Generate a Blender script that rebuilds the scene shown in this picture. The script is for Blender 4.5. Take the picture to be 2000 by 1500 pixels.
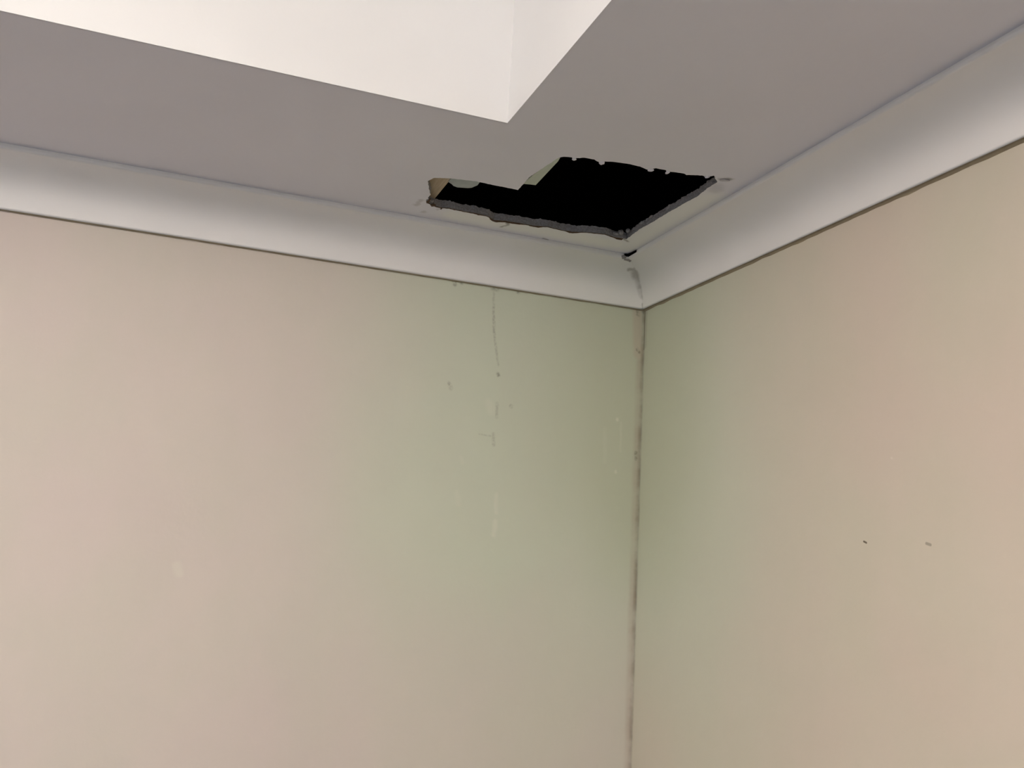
import bpy, bmesh, math, random
from mathutils import Vector, Matrix, noise
from mathutils.geometry import tessellate_polygon
random.seed(7)
S = bpy.context.scene
for o in list(bpy.data.objects): bpy.data.objects.remove(o)

# ---------------------------------------------------------------- camera / exposure / world
H = 2.4                                   # ceiling height; wall corner is x=0, y=0
ROT = [[0.934952, -0.350524, 0.054749], [-0.111004, -0.142457, 0.983557], [0.336961, 0.925656, 0.1721]]
CAM = [-1.08026, -2.00821, -0.70782]
cd = bpy.data.cameras.new('camera'); cam = bpy.data.objects.new('camera', cd)
S.collection.objects.link(cam); S.camera = cam
r, u, f = (Vector(v) for v in ROT)
m = Matrix((r, u, -f)).transposed().to_4x4(); m.translation = Vector((CAM[0], CAM[1], CAM[2]+H)); cam.matrix_world = m
cd.sensor_width = 36; cd.lens = 1774.48/2000*36; cd.clip_start = .01
S.view_settings.view_transform = 'Standard'; S.view_settings.look = 'None'; S.view_settings.gamma = 1
S.view_settings.use_curve_mapping = False; S.view_settings.exposure = 0.0
w = bpy.data.worlds.new('night'); S.world = w; w.use_nodes = True
w.node_tree.nodes['Background'].inputs[0].default_value = (.01, .011, .014, 1)
w.node_tree.nodes['Background'].inputs[1].default_value = .3
LAMP = 110; LAMP_COL = (1.0, .918, .845)
LX, LY, LZ = -2.08, -2.32, 0.132

# ---------------------------------------------------------------- helpers
def lin(c): return tuple(((v/255)/12.92 if v/255 <= .04045 else ((v/255+.055)/1.055)**2.4) for v in c) + (1,)
class NT:
    def __init__(s, name, rough=.7, spec=.25):
        s.m = bpy.data.materials.new(name); s.m.use_nodes = True; s.t = s.m.node_tree; s.n = s.t.nodes
        s.b = s.n['Principled BSDF']; s.b.inputs['Roughness'].default_value = rough
        s.b.inputs['Specular IOR Level'].default_value = spec
        g = s.n.new('ShaderNodeNewGeometry'); s.pos = g.outputs['Position']
    def l(s, a, b): s.t.links.new(a, b)
    def put(s, sock, v):
        if isinstance(v, bpy.types.NodeSocket): s.l(v, sock)
        else: sock.default_value = v
    def vm(s, op, a, b=None):
        n = s.n.new('ShaderNodeVectorMath'); n.operation = op; s.put(n.inputs[0], a)
        if b is not None: s.put(n.inputs['Scale'] if op == 'SCALE' else n.inputs[1], b)
        return n.outputs['Value'] if op in ('DOT_PRODUCT', 'LENGTH', 'DISTANCE') else n.outputs[0]
    def ma(s, op, a, b=None, clamp=False):
        n = s.n.new('ShaderNodeMath'); n.operation = op; n.use_clamp = clamp; s.put(n.inputs[0], a)
        if b is not None: s.put(n.inputs[1], b)
        return n.outputs[0]
    def mr(s, v, a, b, c=0., d=1.):
        n = s.n.new('ShaderNodeMapRange'); n.interpolation_type = 'SMOOTHSTEP'; s.put(n.inputs[0], v)
        for i, x in enumerate((a, b, c, d)): n.inputs[i+1].default_value = x
        return n.outputs[0]
    def noise(s, scale, detail=3, stretch=(1, 1, 1), rough=.5):
        v = s.vm('MULTIPLY', s.pos, stretch)
        n = s.n.new('ShaderNodeTexNoise'); s.l(v, n.inputs['Vector']); n.inputs['Scale'].default_value = scale
        n.inputs['Detail'].default_value = detail; n.inputs['Roughness'].default_value = rough
        return n.outputs[0], n.outputs[1]
    def mix(s, fac, a, b):
        n = s.n.new('ShaderNodeMix'); n.data_type = 'RGBA'; s.put(n.inputs[0], fac)
        s.put(n.inputs[6], a); s.put(n.inputs[7], b); return n.outputs[2]
    def wob(s, amp, scale, stretch=(1, 1, 1)):
        _, c = s.noise(scale, 3, stretch)
        return s.vm('ADD', s.pos, s.vm('SCALE', s.vm('SUBTRACT', c, (.5, .5, .5)), amp))
    def seg(s, p, A, B, w0, w1, metric=(1, 1, 1)):
        """1 near the stroke A-B, fading from w0 to w1 metres off it"""
        A = Vector(A)*1; B = Vector(B); M = Vector(metric)
        A = Vector(a*b for a, b in zip(A, M)); B = Vector(a*b for a, b in zip(B, M)); d = B-A
        q = s.vm('SUBTRACT', s.vm('MULTIPLY', p, tuple(M)) if metric != (1, 1, 1) else p, tuple(A))
        if d.length > 1e-6:
            t = s.ma('MULTIPLY', s.vm('DOT_PRODUCT', q, tuple(d)), 1/d.length_squared, True)
            sc = s.n.new('ShaderNodeVectorMath'); sc.operation = 'SCALE'; sc.inputs[0].default_value = d; s.l(t, sc.inputs['Scale'])
            q = s.vm('SUBTRACT', q, sc.outputs[0])
        return s.mr(s.vm('LENGTH', q), w0, w1, 1, 0)
    def mx(s, vals):
        o = vals[0]
        for v in vals[1:]: o = s.ma('MAXIMUM', o, v)
        return o
    def bump(s, h, strength, dist):
        n = s.n.new('ShaderNodeBump'); n.inputs['Strength'].default_value = strength; n.inputs['Distance'].default_value = dist
        s.l(h, n.inputs['Height']); s.l(n.outputs[0], s.b.inputs['Normal'])
    def done(s, col): s.put(s.b.inputs['Base Color'], col); return s.m

def flat(name, col, rough=.7, spec=.2, scale=120, amt=.06, dist=.0004):
    t = NT(name, rough, spec); n, _ = t.noise(scale, 4)
    c = lin(col); d = tuple(v*(1-amt*2) for v in c[:3])+(1,)
    t.bump(n, .5, dist); return t.done(t.mix(n, c, d))

def link(name, bm, mat, parent=None, kind=None, smooth=False, label=None, cat=None):
    me = bpy.data.meshes.new(name); bmesh.ops.recalc_face_normals(bm, faces=bm.faces[:]) if kind != 'keep' else None
    bm.to_mesh(me); bm.free(); me.materials.append(mat)
    if smooth:
        for p in me.polygons: p.use_smooth = True
    o = bpy.data.objects.new(name, me); S.collection.objects.link(o)
    if parent: o.parent = parent
    if kind and kind != 'keep': o['kind'] = kind
    if label: o['label'] = label
    if cat: o['category'] = cat
    return o
def box(bm, a, b):
    vs = [bm.verts.new((x, y, z)) for z in (a[2], b[2]) for x, y in ((a[0], a[1]), (b[0], a[1]), (b[0], b[1]), (a[0], b[1]))]
    for q in ((3, 2, 1, 0), (4, 5, 6, 7), (0, 1, 5, 4), (1, 2, 6, 5), (2, 3, 7, 6), (3, 0, 4, 7)): bm.faces.new([vs[i] for i in q])
def boxo(name, a, b, mat, **k):
    bm = bmesh.new(); box(bm, a, b); return link(name, bm, mat, **k)
def poly(bm, loops, z, up=False):
    """flat polygon with holes at height z"""
    tris = tessellate_polygon([[Vector((x, y, 0)) for x, y in L] for L in loops])
    vs = [bm.verts.new((x, y, z)) for L in loops for x, y in L]
    for t in tris:
        try: bm.faces.new([vs[i] for i in t])
        except ValueError: pass
    return vs
def slab(name, pts, z0, z1, mat, **k):
    bm = bmesh.new(); a = poly(bm, [pts], z0); b = poly(bm, [pts], z1); n = len(pts)
    for i in range(n): bm.faces.new((a[i], a[(i+1) % n], b[(i+1) % n], b[i]))
    return link(name, bm, mat, **k)

# ---------------------------------------------------------------- room dimensions
X0, Y0 = -3.6, -3.7                       # far ends of the room behind the viewer
RX, RY, RX0, RY0, RD = -.6115, -.6247, -3.15, -3.15, .45   # raised recess in the ceiling
BT = .0155                                 # plasterboard thickness
HOLE = [(-0.6672, -0.3133), (-0.6603, -0.3345), (-0.6291, -0.3477), (-0.5823, -0.3577), (-0.541, -0.3561), (-0.4946, -0.3562), (-0.4892, -0.3554), (-0.4912, -0.3993), (-0.4927, -0.428), (-0.4856, -0.4856), (-0.4779, -0.5375), (-0.4712, -0.5461), (-0.4566, -0.5504), (-0.4484, -0.5414), (-0.4497, -0.5505), (-0.4353, -0.56), (-0.4162, -0.5616), (-0.3969, -0.5508), (-0.3989, -0.5614), (-0.3848, -0.567), (-0.3553, -0.5727), (-0.3267, -0.5728), (-0.3011, -0.5638), (-0.3014, -0.5739), (-0.2965, -0.5799), (-0.2761, -0.5806), (-0.2669, -0.57), (-0.2672, -0.5777), (-0.2384, -0.5827), (-0.2307, -0.5788), (-0.2031, -0.591), (-0.1907, -0.5882), (-0.1833, -0.6004), (-0.1609, -0.5774), (-0.1613, -0.5457), (-0.1555, -0.4973), (-0.1587, -0.4506), (-0.1617, -0.3723), (-0.1613, -0.3251), (-0.1646, -0.2736), (-0.159, -0.1976), (-0.1754, -0.2001), (-0.1895, -0.1982), (-0.2185, -0.2063), (-0.2498, -0.1997), (-0.2712, -0.1932), (-0.2933, -0.1827), (-0.3203, -0.1831), (-0.3527, -0.1881), (-0.3821, -0.1774), (-0.423, -0.1772), (-0.4616, -0.1725), (-0.4747, -0.1682), (-0.4947, -0.1841), (-0.5249, -0.1889), (-0.5526, -0.187), (-0.5851, -0.1901), (-0.6043, -0.1848), (-0.623, -0.1899), (-0.6341, -0.199), (-0.6427, -0.2241), (-0.6425, -0.2436), (-0.6533, -0.2708)]

# ---------------------------------------------------------------- materials
def wall_mat(name, side):
    """beige wall paint with a greenish damp stain and some painted shade round the corner, plus this wall's own marks"""
    t = NT(name, .62, .25)
    base = lin((215, 203, 191) if side == 'L' else (214, 202, 183))
    n1, _ = t.noise(2.2, 2); n2, _ = t.noise(9, 4, (1, 1, .35)); n3, _ = t.noise(60, 3)
    c = t.mix(t.mr(n1, .35, .7), base, lin((215, 200, 191) if side == 'L' else (215, 199, 182)))
    nc, _ = t.noise(5.5, 5, (1, 1, .6), .6)
    c = t.mix(t.mr(nc, .35, .65), c, t.mix(.06, c, lin((150, 190, 140))))
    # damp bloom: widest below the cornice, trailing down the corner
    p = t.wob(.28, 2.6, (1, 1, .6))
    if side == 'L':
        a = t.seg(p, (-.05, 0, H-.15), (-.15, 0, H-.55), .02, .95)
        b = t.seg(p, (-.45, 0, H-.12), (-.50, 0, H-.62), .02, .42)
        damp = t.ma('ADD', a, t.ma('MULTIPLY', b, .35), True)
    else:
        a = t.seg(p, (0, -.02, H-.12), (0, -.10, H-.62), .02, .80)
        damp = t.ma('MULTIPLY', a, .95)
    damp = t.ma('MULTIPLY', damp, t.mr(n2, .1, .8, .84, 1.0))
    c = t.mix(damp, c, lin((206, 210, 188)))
    damp_shade_core = t.seg(p, (0, 0, H-.15), (0, 0, H-.50), .05, .42)  # darker core: part damp, part corner light falloff put into the colour
    c = t.mix(t.ma('MULTIPLY', damp_shade_core, .6), c, lin((190, 191, 163)))
    # dirt that ran down the corner joint
    pj = t.wob(.006, 30, (1, 1, .5)); pw = t.wob(.03, 9, (1, 1, .3))
    nj, _ = t.noise(7, 4, (1, 1, 1.2), .65)
    j = t.ma('MULTIPLY', t.seg(pj, (0, 0, H-.11), (0, 0, H-1.6), .001, .011), t.mr(nj, .38, .62, .15, .6))
    c = t.mix(j, c, lin((120, 104, 84)))
    if side == 'L':
        k = t.ma('MULTIPLY', t.seg(pj, (-.021, 0, H-.10), (-.015, 0, H-.22), .006, .019), .34)
        c = t.mix(k, c, lin((190, 160, 140)))
        k2 = t.ma('MULTIPLY', t.seg(pj, (-.010, 0, H-.24), (-.008, 0, H-1.4), .001, .015), t.mr(nj, .3, .7, .1, .42))
        c = t.mix(k2, c, lin((166, 142, 122)))
        X = lambda x, z: (x, 0, H+z)
        dark = [t.ma('MULTIPLY', t.seg(t.wob(.005, 70), X(*a), X(*b), w*.3, w*2.6), s*.8) for a, b, w, s in (
            ((-.4086, -.112), (-.4071, -.154), .0022, .25), ((-.4071, -.154), (-.402, -.216), .0022, .45),
            ((-.402, -.216), (-.3925, -.265), .0019, .42), ((-.3925, -.265), (-.387, -.292), .0019, .30),
            ((-.3862, -.313), (-.3850, -.318), .0024, .75), ((-.505, -.349), (-.503, -.352), .0022, .55),
            ((-.503, -.352), (-.500, -.362), .003, .25), ((-.3837, -.385), (-.3831, -.418), .0025, .30),
            ((-.3488, -.386), (-.3488, -.389), .0028, .45), ((-.3892, -.458), (-.3868, -.483), .0026, .35),
            ((-.508, -.106), (-.507, -.112), .003, .75), ((-.495, -.105), (-.490, -.107), .0025, .6),
            ((-.412, -.106), (-.402, -.107), .0042, .50), ((-.350, -.104), (-.346, -.107), .0030, .7),
            ((-.017, -.208), (-.012, -.214), .0028, .75), ((-.012, -.470), (-.011, -.485), .0028, .65),
            ((-.02, -.104), (-.018, -.118), .0030, .6), ((-.006, -.10), (-.0, -.108), .004, .8),
            ((-.425, -.462), (-.395, -.464), .0014, .25))]
        nk, _ = t.noise(160, 4); c = t.mix(t.ma('MULTIPLY', t.mx(dark), t.mr(nk, .36, .6, .25, .95)), c, lin((96, 86, 68)))
        light = [t.ma('MULTIPLY', t.seg(t.wob(.008, 60), X(*a), X(*b), w*.3, w*2.8), s*.7) for a, b, w, s in (
            ((-.3732, -.600), (-.3715, -.640), .003, .40), ((-.372, -.66), (-.3726, -.692), .0036, .5),
            ((-.405, -.385), (-.398, -.405), .006, .32), ((-.0659, -.391), (-.0659, -.393), .0024, .7),
            ((-.0664, -.521), (-.0664, -.524), .0022, .6), ((-.056, -.40), (-.055, -.47), .002, .22),
            ((-.10, -.42), (-.095, -.50), .003, .15), ((-1.0542, -.79), (-1.0476, -.806), .005, .4),
            ((-.47, -.60), (-.463, -.625), .004, .22), ((-.4645, -.52), (-.46, -.53), .003, .22))]
        c = t.mix(t.mx(light), c, lin((228, 224, 204)))
    else:
        Y = lambda y, z: (0, y, H+z)
        dark = [t.ma('MULTIPLY', t.seg(t.pos, Y(*a), Y(*b), w, w*2.2), s) for a, b, w, s in (
            ((-.783, -.6735), (-.789, -.6755), .0010, .9), ((-.917, -.674), (-.925, -.676), .0014, .45),
            ((-.004, -.104), (-.004, -.206), .0012, .7), ((-.012, -.105), (-.011, -.20), .003, .18))]
        c = t.mix(t.mx(dark), c, lin((92, 78, 60)))
    h = t.ma('ADD', n3, t.ma('MULTIPLY', n2, 1.2))
    t.bump(h, .35, .0010)
    return t.done(c)
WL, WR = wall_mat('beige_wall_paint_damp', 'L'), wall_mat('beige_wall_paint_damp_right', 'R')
WB = flat('pale_grey_wall_paint', (188, 202, 218), .62, .25, 60, .02)

def white_mat(name, col, side=None):
    t = NT(name, .6, .25) if side != 'ceiling' else NT(name, .42, .45)
    n1, _ = t.noise(3, 2); n3, _ = t.noise(70, 3)
    c = t.mix(t.mr(n1, .3, .7), lin(col), lin(tuple(v-4 for v in col)))
    if side in ('cove_L', 'cove_R'):
        # damp that came down the mitre
        p = t.wob(.012, 40); n2, _ = t.noise(55, 4)
        s = [t.ma('MULTIPLY', t.seg(p, a, b, w, w*2.6), k) for a, b, w, k in (
            ((-.070, -.062, H-.018), (-.078, -.062, H-.020), .0045, .95), ((-.062, -.058, H-.022), (-.048, -.044, H-.031), .0065, .62),
            ((-.048, -.044, H-.031), (-.030, -.026, H-.048), .006, .65), ((-.030, -.026, H-.048), (-.018, -.015, H-.070), .0055, .42),
            ((-.068, -.069, H-.017), (-.060, -.060, H-.023), .0030, .55), ((-.012, -.012, H-.092), (-.010, -.010, H-.099), .003, .6))]
        c = t.mix(t.ma('MULTIPLY', t.mx(s), t.mr(n2, .3, .6, .55, 1)), c, lin((112, 92, 78)))
        c = t.mix(t.ma('MULTIPLY', t.seg(t.wob(.05, 8), (-.02, -.02, H-.06), (-.2, -.05, H-.03), .02, .22), .35), c, lin((220, 219, 200)))
    if side == 'ceiling':
        # yellowish damp rim, its colour lightened to paint in brighter light, smudges and flecks
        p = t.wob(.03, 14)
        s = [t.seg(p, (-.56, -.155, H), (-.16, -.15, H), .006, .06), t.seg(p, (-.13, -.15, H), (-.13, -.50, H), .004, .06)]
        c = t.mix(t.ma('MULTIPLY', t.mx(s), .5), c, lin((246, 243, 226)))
        q = t.wob(.012, 70)
        s = [t.ma('MULTIPLY', t.seg(q, (a[0], a[1], H), (b[0], b[1], H), w*.3, w*2.4), k) for a, b, w, k in (
            ((-.4480, -.176), (-.4372, -.156), .0030, .75), ((-.4372, -.150), (-.4450, -.132), .0025, .6),
            ((-.3302, -.108), (-.3180, -.103), .0020, .7), ((-.628, -.142), (-.630, -.136), .0035, .28),
            ((-.605, -.172), (-.606, -.168), .0022, .4), ((-.162, -.592), (-.148, -.600), .0045, .55),
            ((-.150, -.560), (-.140, -.540), .009, .22), ((-.652, -.205), (-.655, -.170), .0040, .35),
            ((-.164, -.196), (-.150, -.186), .0030, .7), ((-.095, -.112), (-.085, -.13), .004, .35))]
        c = t.mix(t.mx(s), c, lin((120, 108, 90)))
    t.bump(n3, .3, .0008)
    return t.done(c)
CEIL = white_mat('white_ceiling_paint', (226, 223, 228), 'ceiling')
RECESS = white_mat('white_recess_paint', (238, 236, 234))
COVEL = white_mat('white_cornice_paint_left', (242, 238, 234), 'cove_L')
COVER = white_mat('white_cornice_paint_right', (240, 235, 230), 'cove_R')
BEAD = flat('brown_adhesive', (184, 168, 140), .8, .1, 90, .12)
t = NT('gypsum_core', .9, .1); n, _ = t.noise(260, 5, (1, 1, 1), .7); n2, _ = t.noise(60, 3)
t.bump(n, .9, .0012); GYP = t.done(t.mix(t.mr(n, .3, .7), lin((158, 155, 154)), t.mix(n2, lin((122, 118, 116)), lin((142, 136, 134)))))
BROWN = flat('torn_brown_paper', (96, 76, 60), .9, .1, 200, .2)
FLAP = flat('pale_green_board_paper', (198, 204, 186), .8, .15, 90, .08)
GREYP = flat('grey_board_backing', (178, 184, 180), .8, .15, 90, .12)
t = NT('raw_pine', .7, .2); n, _ = t.noise(30, 5, (6, .5, 2), .6)
t.bump(n, .4, .0008); PINE = t.done(t.mix(t.mr(n, .3, .7), lin((192, 176, 152)), lin((176, 158, 132))))
VOID = flat('cavity_shade_black', (13, 12, 12), 1, 0, 40, .2)  # near-black colour stands in for the shade of the roof space
FLOOR = None
t = NT('floor_carpet', .95, .05); n, _ = t.noise(400, 3); t.bump(n, .6, .003)
FLOOR = t.done(t.mix(n, lin((90, 102, 118)), lin((78, 88, 102))))

# ---------------------------------------------------------------- walls and floor
T = .1
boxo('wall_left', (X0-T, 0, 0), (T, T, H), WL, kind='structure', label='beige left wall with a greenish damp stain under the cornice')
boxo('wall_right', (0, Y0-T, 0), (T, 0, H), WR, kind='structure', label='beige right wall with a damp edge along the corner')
boxo('wall_back', (X0-T, Y0-T, 0), (0, Y0, H), WB, kind='structure', label='pale grey wall behind the viewer')
boxo('wall_far_left', (X0-T, Y0, 0), (X0, 0, H), WB, kind='structure', label='pale grey wall at the far left end of the room')
boxo('floor', (X0-T, Y0-T, -T), (T, T, 0), FLOOR, kind='structure', label='blue-grey carpeted floor')

# ---------------------------------------------------------------- ceiling board with the cut opening
def resample(L, step, jit, keep=lambda p: True):
    out = []
    for i in range(len(L)):
        a, b = Vector(L[i]), Vector(L[(i+1) % len(L)]); n = max(1, int((b-a).length/step)); nm = Vector((-(b-a).y, (b-a).x)).normalized()
        for k in range(n):
            p = a+(b-a)*k/n
            if k: p = p+nm*random.uniform(-jit, jit)
            out.append((p.x, p.y))
    return out
# clean saw-cut along the near left side of the slot, ragged elsewhere
HL = resample(HOLE, .004, .0007)
outer = [(X0, Y0), (0, Y0), (0, 0), (X0, 0)]
rec = [(RX0, RY0), (RX, RY0), (RX, RY), (RX0, RY)]
bm = bmesh.new(); poly(bm, [outer, rec, HL], H)
for fc in bm.faces:
    if fc.normal.z > 0: fc.normal_flip()
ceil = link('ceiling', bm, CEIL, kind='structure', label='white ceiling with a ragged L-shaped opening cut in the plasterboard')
# paper/gypsum thickness of the opening, as rough stepped rings
bm = bmesh.new(); rings = []; n = len(HL); NR = 6
cx, cy = -.33, -.33
for k in range(NR):
    z = BT*k/(NR-1); row = []
    for i, (x, y) in enumerate(HL):
        a, b = Vector(HL[i-3]), Vector(HL[(i+3) % n]); d = (b-a).normalized(); nm = Vector((d.y, -d.x))
        e = noise.noise(Vector((x*90, y*90, k*.7)))*.0012 + noise.noise(Vector((x*300, y*300, k*1.3)))*.0008
        if k == 0: e = 0
        zz = z + (0 if k == 0 else noise.noise(Vector((x*140, y*140, 3)))*.0034*k/(NR-1))
        row.append(bm.verts.new((x+nm.x*e, y+nm.y*e, H+zz)))
    rings.append(row)
for k in range(NR-1):
    for i in range(n): bm.faces.new((rings[k][i], rings[k][(i+1) % n], rings[k+1][(i+1) % n], rings[k+1][i]))
link('cut_edge', bm, GYP, ceil, label='grey crumbly gypsum edge of the opening')
# back face of the board
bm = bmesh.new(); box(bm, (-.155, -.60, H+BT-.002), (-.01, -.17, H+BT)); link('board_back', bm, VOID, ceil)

# torn brown paper lip along the wall-side cut
bm = bmesh.new()
def lip(p0, p1, wfun, bm):
    pts = [q for q in HL if p0(q)]
    pts.sort(key=p1)
    prev = None
    for i, (x, y) in enumerate(pts):
        w = wfun(x, y, i)
        a = bm.verts.new((x, y-.0003, H-.0004)); b = bm.verts.new((x, y+w, H-.0012)); c = bm.verts.new((x, y+w*.6, H+.0002))
        if prev and (Vector(prev[3])-Vector((x, y))).length < .02:
            bm.faces.new((prev[0], a, b, prev[1])); bm.faces.new((prev[1], b, c, prev[2]))
        prev = (a, b, c, (x, y))
def wf(x, y, i):
    v = .0022+max(0, noise.noise(Vector((x*38, 2.2, 0))))*.009+max(0, noise.noise(Vector((x*170, 5.2, 0))))*.004
    for cx_, wd in ((-.462, .014), (-.43, .018), (-.37, .008), (-.285, .012), (-.175, .010)):
        v += .007*math.exp(-((x-cx_)/wd)**2)
    return v
lip(lambda q: q[1] > -.215 and q[0] < -.165, lambda q: q[0], wf, bm)
link('torn_paper', bm, BROWN, ceil, kind='keep', label='torn brown paper along the cut edge')
# small crumbs of board hanging at the corners of the opening
def crumb(bm, c, r, seed):
    g = bmesh.ops.create_icosphere(bm, subdivisions=2, radius=1)
    for v in g['verts']:
        k = 1+.45*noise.noise(v.co*1.6+Vector((seed, 0, 0)))
        v.co = Vector((v.co.x*r[0]*k+c[0], v.co.y*r[1]*k+c[1], v.co.z*r[2]*k+c[2]))
bm = bmesh.new()
for c, rr in (((-.181, -.212, H+.009), (.007, .007, .006)), ((-.190, -.206, H+.006), (.008, .005, .004)), ((-.170, -.226, H+.010), (.005, .006, .005)),
              ((-.1655, -.285, H+.011), (.004, .009, .004)), ((-.1650, -.325, H+.012), (.003, .007, .003)), ((-.638, -.212, H+.002), (.006, .008, .004)),
              ((-.629, -.205, H+.004), (.005, .005, .004))):
    crumb(bm, c, rr, c[0]*50)
link('gypsum_crumb', bm, GYP, ceil, smooth=True, label='crumbled gypsum clinging to the cut edge')
bm = bmesh.new()
for c, rr in (((-.6375, -.209, H-.0008), (.0035, .015, .0015)), ((-.6215, -.190, H-.0008), (.006, .008, .0015)), ((-.468, -.164, H-.0008), (.010, .006, .0012)), ((-.600, -.176, H-.0003), (.002, .004, .0006))): crumb(bm, c, rr, c[0]*31)
link('brown_crumb', bm, BROWN, ceil, smooth=True, label='brown crumbs of torn board')
bm = bmesh.new()
for c, rr in (((-.4495, -.546, H), (.004, .005, .002)), ((-.3965, -.554, H), (.005, .007, .002)), ((-.301, -.568, H), (.006, .006, .002)),
              ((-.268, -.573, H), (.004, .006, .002)), ((-.192, -.590, H), (.005, .005, .002)), ((-.153, -.592, H-.001), (.010, .007, .0015))):
    crumb(bm, c, rr, c[0]*90)
link('paper_tatter', bm, CEIL, ceil, smooth=True)
# pale torn flap along the left side of the square, and a scrap in the slot
slab('paper_flap', [(-.492, -.388), (-.4830, -.5400), (-.4745, -.5370), (-.4718, -.5208), (-.4690, -.460), (-.4660, -.3945), (-.478, -.3925)], H+.0008, H+.0028, FLAP, parent=ceil, label='pale green paper flap on the left side of the opening')
slab('backing_scrap', [(-.626, -.365), (-.570, -.370), (-.568, -.330), (-.5745, -.312), (-.580, -.307), (-.602, -.2998), (-.611, -.3035), (-.617, -.311), (-.626, -.318)], H+.004, H+.007, GREYP, parent=ceil, label='grey scrap of backing board in the slot')

# recess shaft: four sides, top
boxo('recess_side', (RX0, RY, H+.0012), (RX, RY+.02, H+RD), RECESS, parent=ceil)
boxo('recess_side', (RX, RY0-.02, H+.0012), (RX+.02, RY+.02, H+RD), RECESS, parent=ceil)
boxo('recess_side', (RX0, RY0-.02, H+.0012), (RX, RY0, H+RD), RECESS, parent=ceil)
boxo('recess_side', (RX0-.02, RY0-.02, H+.0012), (RX0, RY+.02, H+RD), RECESS, parent=ceil)
boxo('recess_top', (RX0-.02, RY0-.02, H+RD), (RX+.02, RY+.02, H+RD+.02), RECESS, parent=ceil)
# roof space above the board, its shade painted in as near-black
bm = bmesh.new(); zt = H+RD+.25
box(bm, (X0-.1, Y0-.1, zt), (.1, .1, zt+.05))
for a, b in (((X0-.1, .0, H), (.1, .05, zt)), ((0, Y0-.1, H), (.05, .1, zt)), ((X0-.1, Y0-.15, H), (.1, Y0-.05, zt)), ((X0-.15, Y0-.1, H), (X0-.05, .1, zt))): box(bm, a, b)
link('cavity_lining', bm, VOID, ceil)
# timber joist lying on the back of the board at the end of the slot
bm = bmesh.new(); box(bm, (-.664, -.60, H+BT), (-.618, -.012, H+BT+.09))
bmesh.ops.bevel(bm, geom=bm.edges[:], offset=.0015, segments=2, affect='EDGES')
link('timber_joist', bm, PINE, label='tan timber joist seen through the left end of the ceiling opening', cat='joist')

# ---------------------------------------------------------------- cornices
def profile():
    pr = [(0.0, .0985), (.0060, .1000), (.0085, .0985)]
    R_ = .101; c = .1125
    for k in range(0, 25):
        th = math.radians(4+82*k/24)
        pr.append((c-R_*math.cos(th), c-R_*math.sin(th)))
    pr += [(.1040, .0056), (.1018, 0.0)]
    return pr
PR = profile()
def cove(name, axis, far, mat, label):
    bm = bmesh.new(); N = 60; rows = []
    for k in range(N+1):
        row = []
        for d, h in PR:
            s = -d + (far+d)*(k/N)**1.5 if True else 0
            wv = noise.noise(Vector((s*3, axis*7.1, 0)))*.0008 + noise.noise(Vector((s*14, axis*3.3, 1)))*.0003
            dd, hh = d+(wv if 0 < d < .1 or k else 0)*(1 if d > .002 else 0), h
            if k == 0: dd = d
            P = (s, -dd, H-hh) if axis == 0 else (-dd, s, H-hh)
            row.append(bm.verts.new(P))
        rows.append(row)
    for a, b in zip(rows, rows[1:]):
        for i in range(len(PR)-1): bm.faces.new((a[i], b[i], b[i+1], a[i+1]))
    o = link(name, bm, mat, kind='structure', smooth=True, label=label)
    for p in o.data.polygons: pass
    return o
tl = cove('trim_1', 0, X0, COVEL, 'white concave plaster cornice above the left wall')
tr = cove('trim_2', 1, Y0, COVER, 'white concave plaster cornice above the right wall')
def bead(axis, far, parent, hgt, label):
    bm = bmesh.new(); N = 260; rows = []
    for k in range(N+1):
        s = -.0+far*k/N; w_ = hgt*(1+.35*noise.noise(Vector((s*25, axis*5, 2))))
        prof = ((0, -.097), (.0062, -.0995), (.0045, -.0990-w_*.7), (0, -.0995-w_))
        rows.append([bm.verts.new((s, -d, H+z) if axis == 0 else (-d, s, H+z)) for d, z in prof])
    for a, b in zip(rows, rows[1:]):
        for i in range(3): bm.faces.new((a[i], b[i], b[i+1], a[i+1]))
    link('adhesive_line', bm, BEAD, parent, label=label)
bead(0, X0, tl, .0058, 'brown open joint under the cornice')
bead(1, Y0, tr, .0074, 'brown open joint under the cornice')
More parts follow.
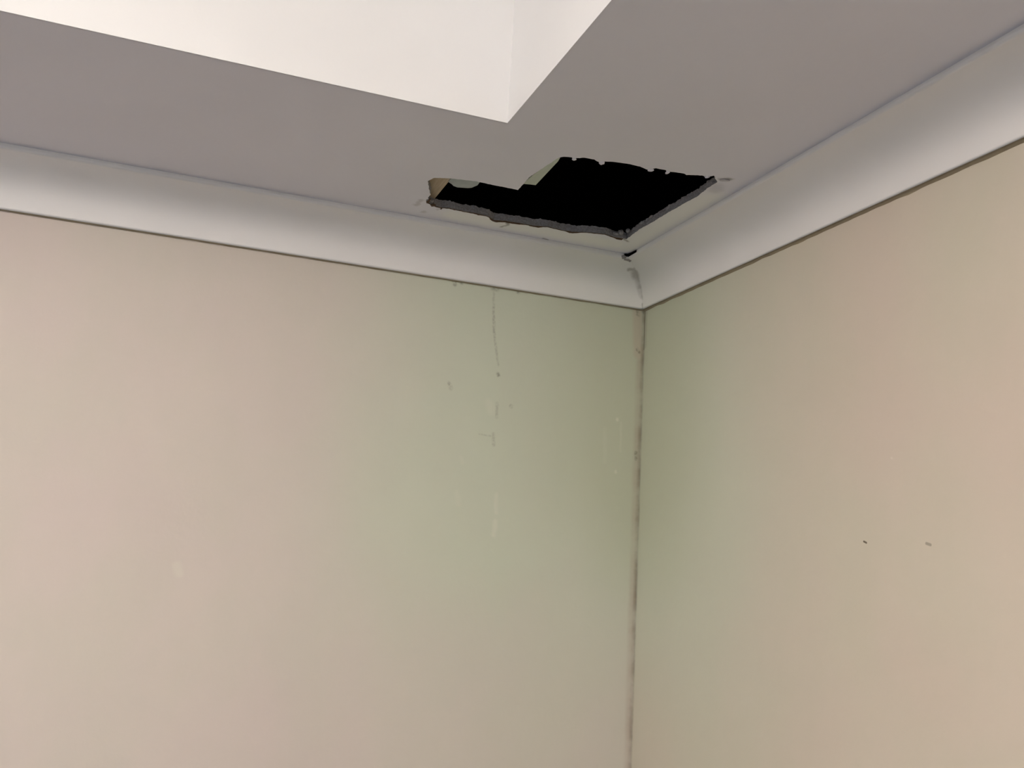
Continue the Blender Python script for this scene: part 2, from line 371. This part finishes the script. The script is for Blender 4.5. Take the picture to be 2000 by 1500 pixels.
# chipped plaster and open gap where the two cornices meet the ceiling
bm = bmesh.new()
for c, rr in (((-.1165, -.1035, H-.0095), (.007, .006, .0045)), ((-.1050, -.0985, H-.0115), (.008, .006, .0045)), ((-.0960, -.0960, H-.0125), (.004, .005, .0035))): crumb(bm, c, rr, c[0]*70)
link('chipped_plaster', bm, flat('chipped_plaster', (176, 168, 160), .9, .1, 150, .2), tl, smooth=True, label='loose chip of plaster at the mitre')
slab('open_gap', [(-.1160, -.1042), (-.1090, -.1075), (-.1060, -.1180), (-.1045, -.1460), (-.0990, -.1310), (-.0955, -.1190), (-.0930, -.1100), (-.0950, -.1020), (-.100, -.1010)], H-.0072, H-.0009, flat('gap_shade_black', (20, 17, 15), 1, 0), parent=tl, label='dark open gap at the top of the mitre')  # dark slab, the shade inside the gap painted as colour

# ---------------------------------------------------------------- ceiling light hanging in the recess (outside the frame)
E = bpy.data.objects.new('ceiling_light', None); S.collection.objects.link(E); E.location = (LX, LY, H+RD)
E['label'] = 'round frosted drum ceiling light hanging inside the raised ceiling recess'; E['category'] = 'ceiling light'
def lathe(name, pr, mat, parent, seg=48):
    bm = bmesh.new(); rows = [[bm.verts.new((r_*math.cos(2*math.pi*k/seg), r_*math.sin(2*math.pi*k/seg), z)) for k in range(seg)] for r_, z in pr]
    for a, b in zip(rows, rows[1:]):
        for k in range(seg): bm.faces.new((a[k], a[(k+1) % seg], b[(k+1) % seg], b[k]))
    bm.faces.new(rows[0]); bm.faces.new(rows[-1])
    return link(name, bm, mat, parent)
METAL = flat('brushed_metal', (190, 186, 180), .35, .5)
METAL.node_tree.nodes['Principled BSDF'].inputs['Metallic'].default_value = .9
dz = LZ-RD
lathe('mounting_plate', [(.065, 0), (.065, -.018), (.05, -.025)], METAL, E)
lathe('stem', [(.008, -.025), (.008, dz+.07)], METAL, E, 16)
t = NT('frosted_lamp_glass', .5); t.b.inputs['Base Color'].default_value = (.9, .88, .85, 1)
t.b.inputs['Emission Color'].default_value = LAMP_COL+(1,); t.b.inputs['Emission Strength'].default_value = LAMP
lathe('lamp_shade', [(.16, dz+.055), (.20, dz+.045), (.21, dz), (.20, dz-.045), (.16, dz-.055)], t.m, E)
E_ = lathe('shade_cap', [(.158, dz+.056), (.158, dz+.062), (.02, dz+.064)], METAL, E)
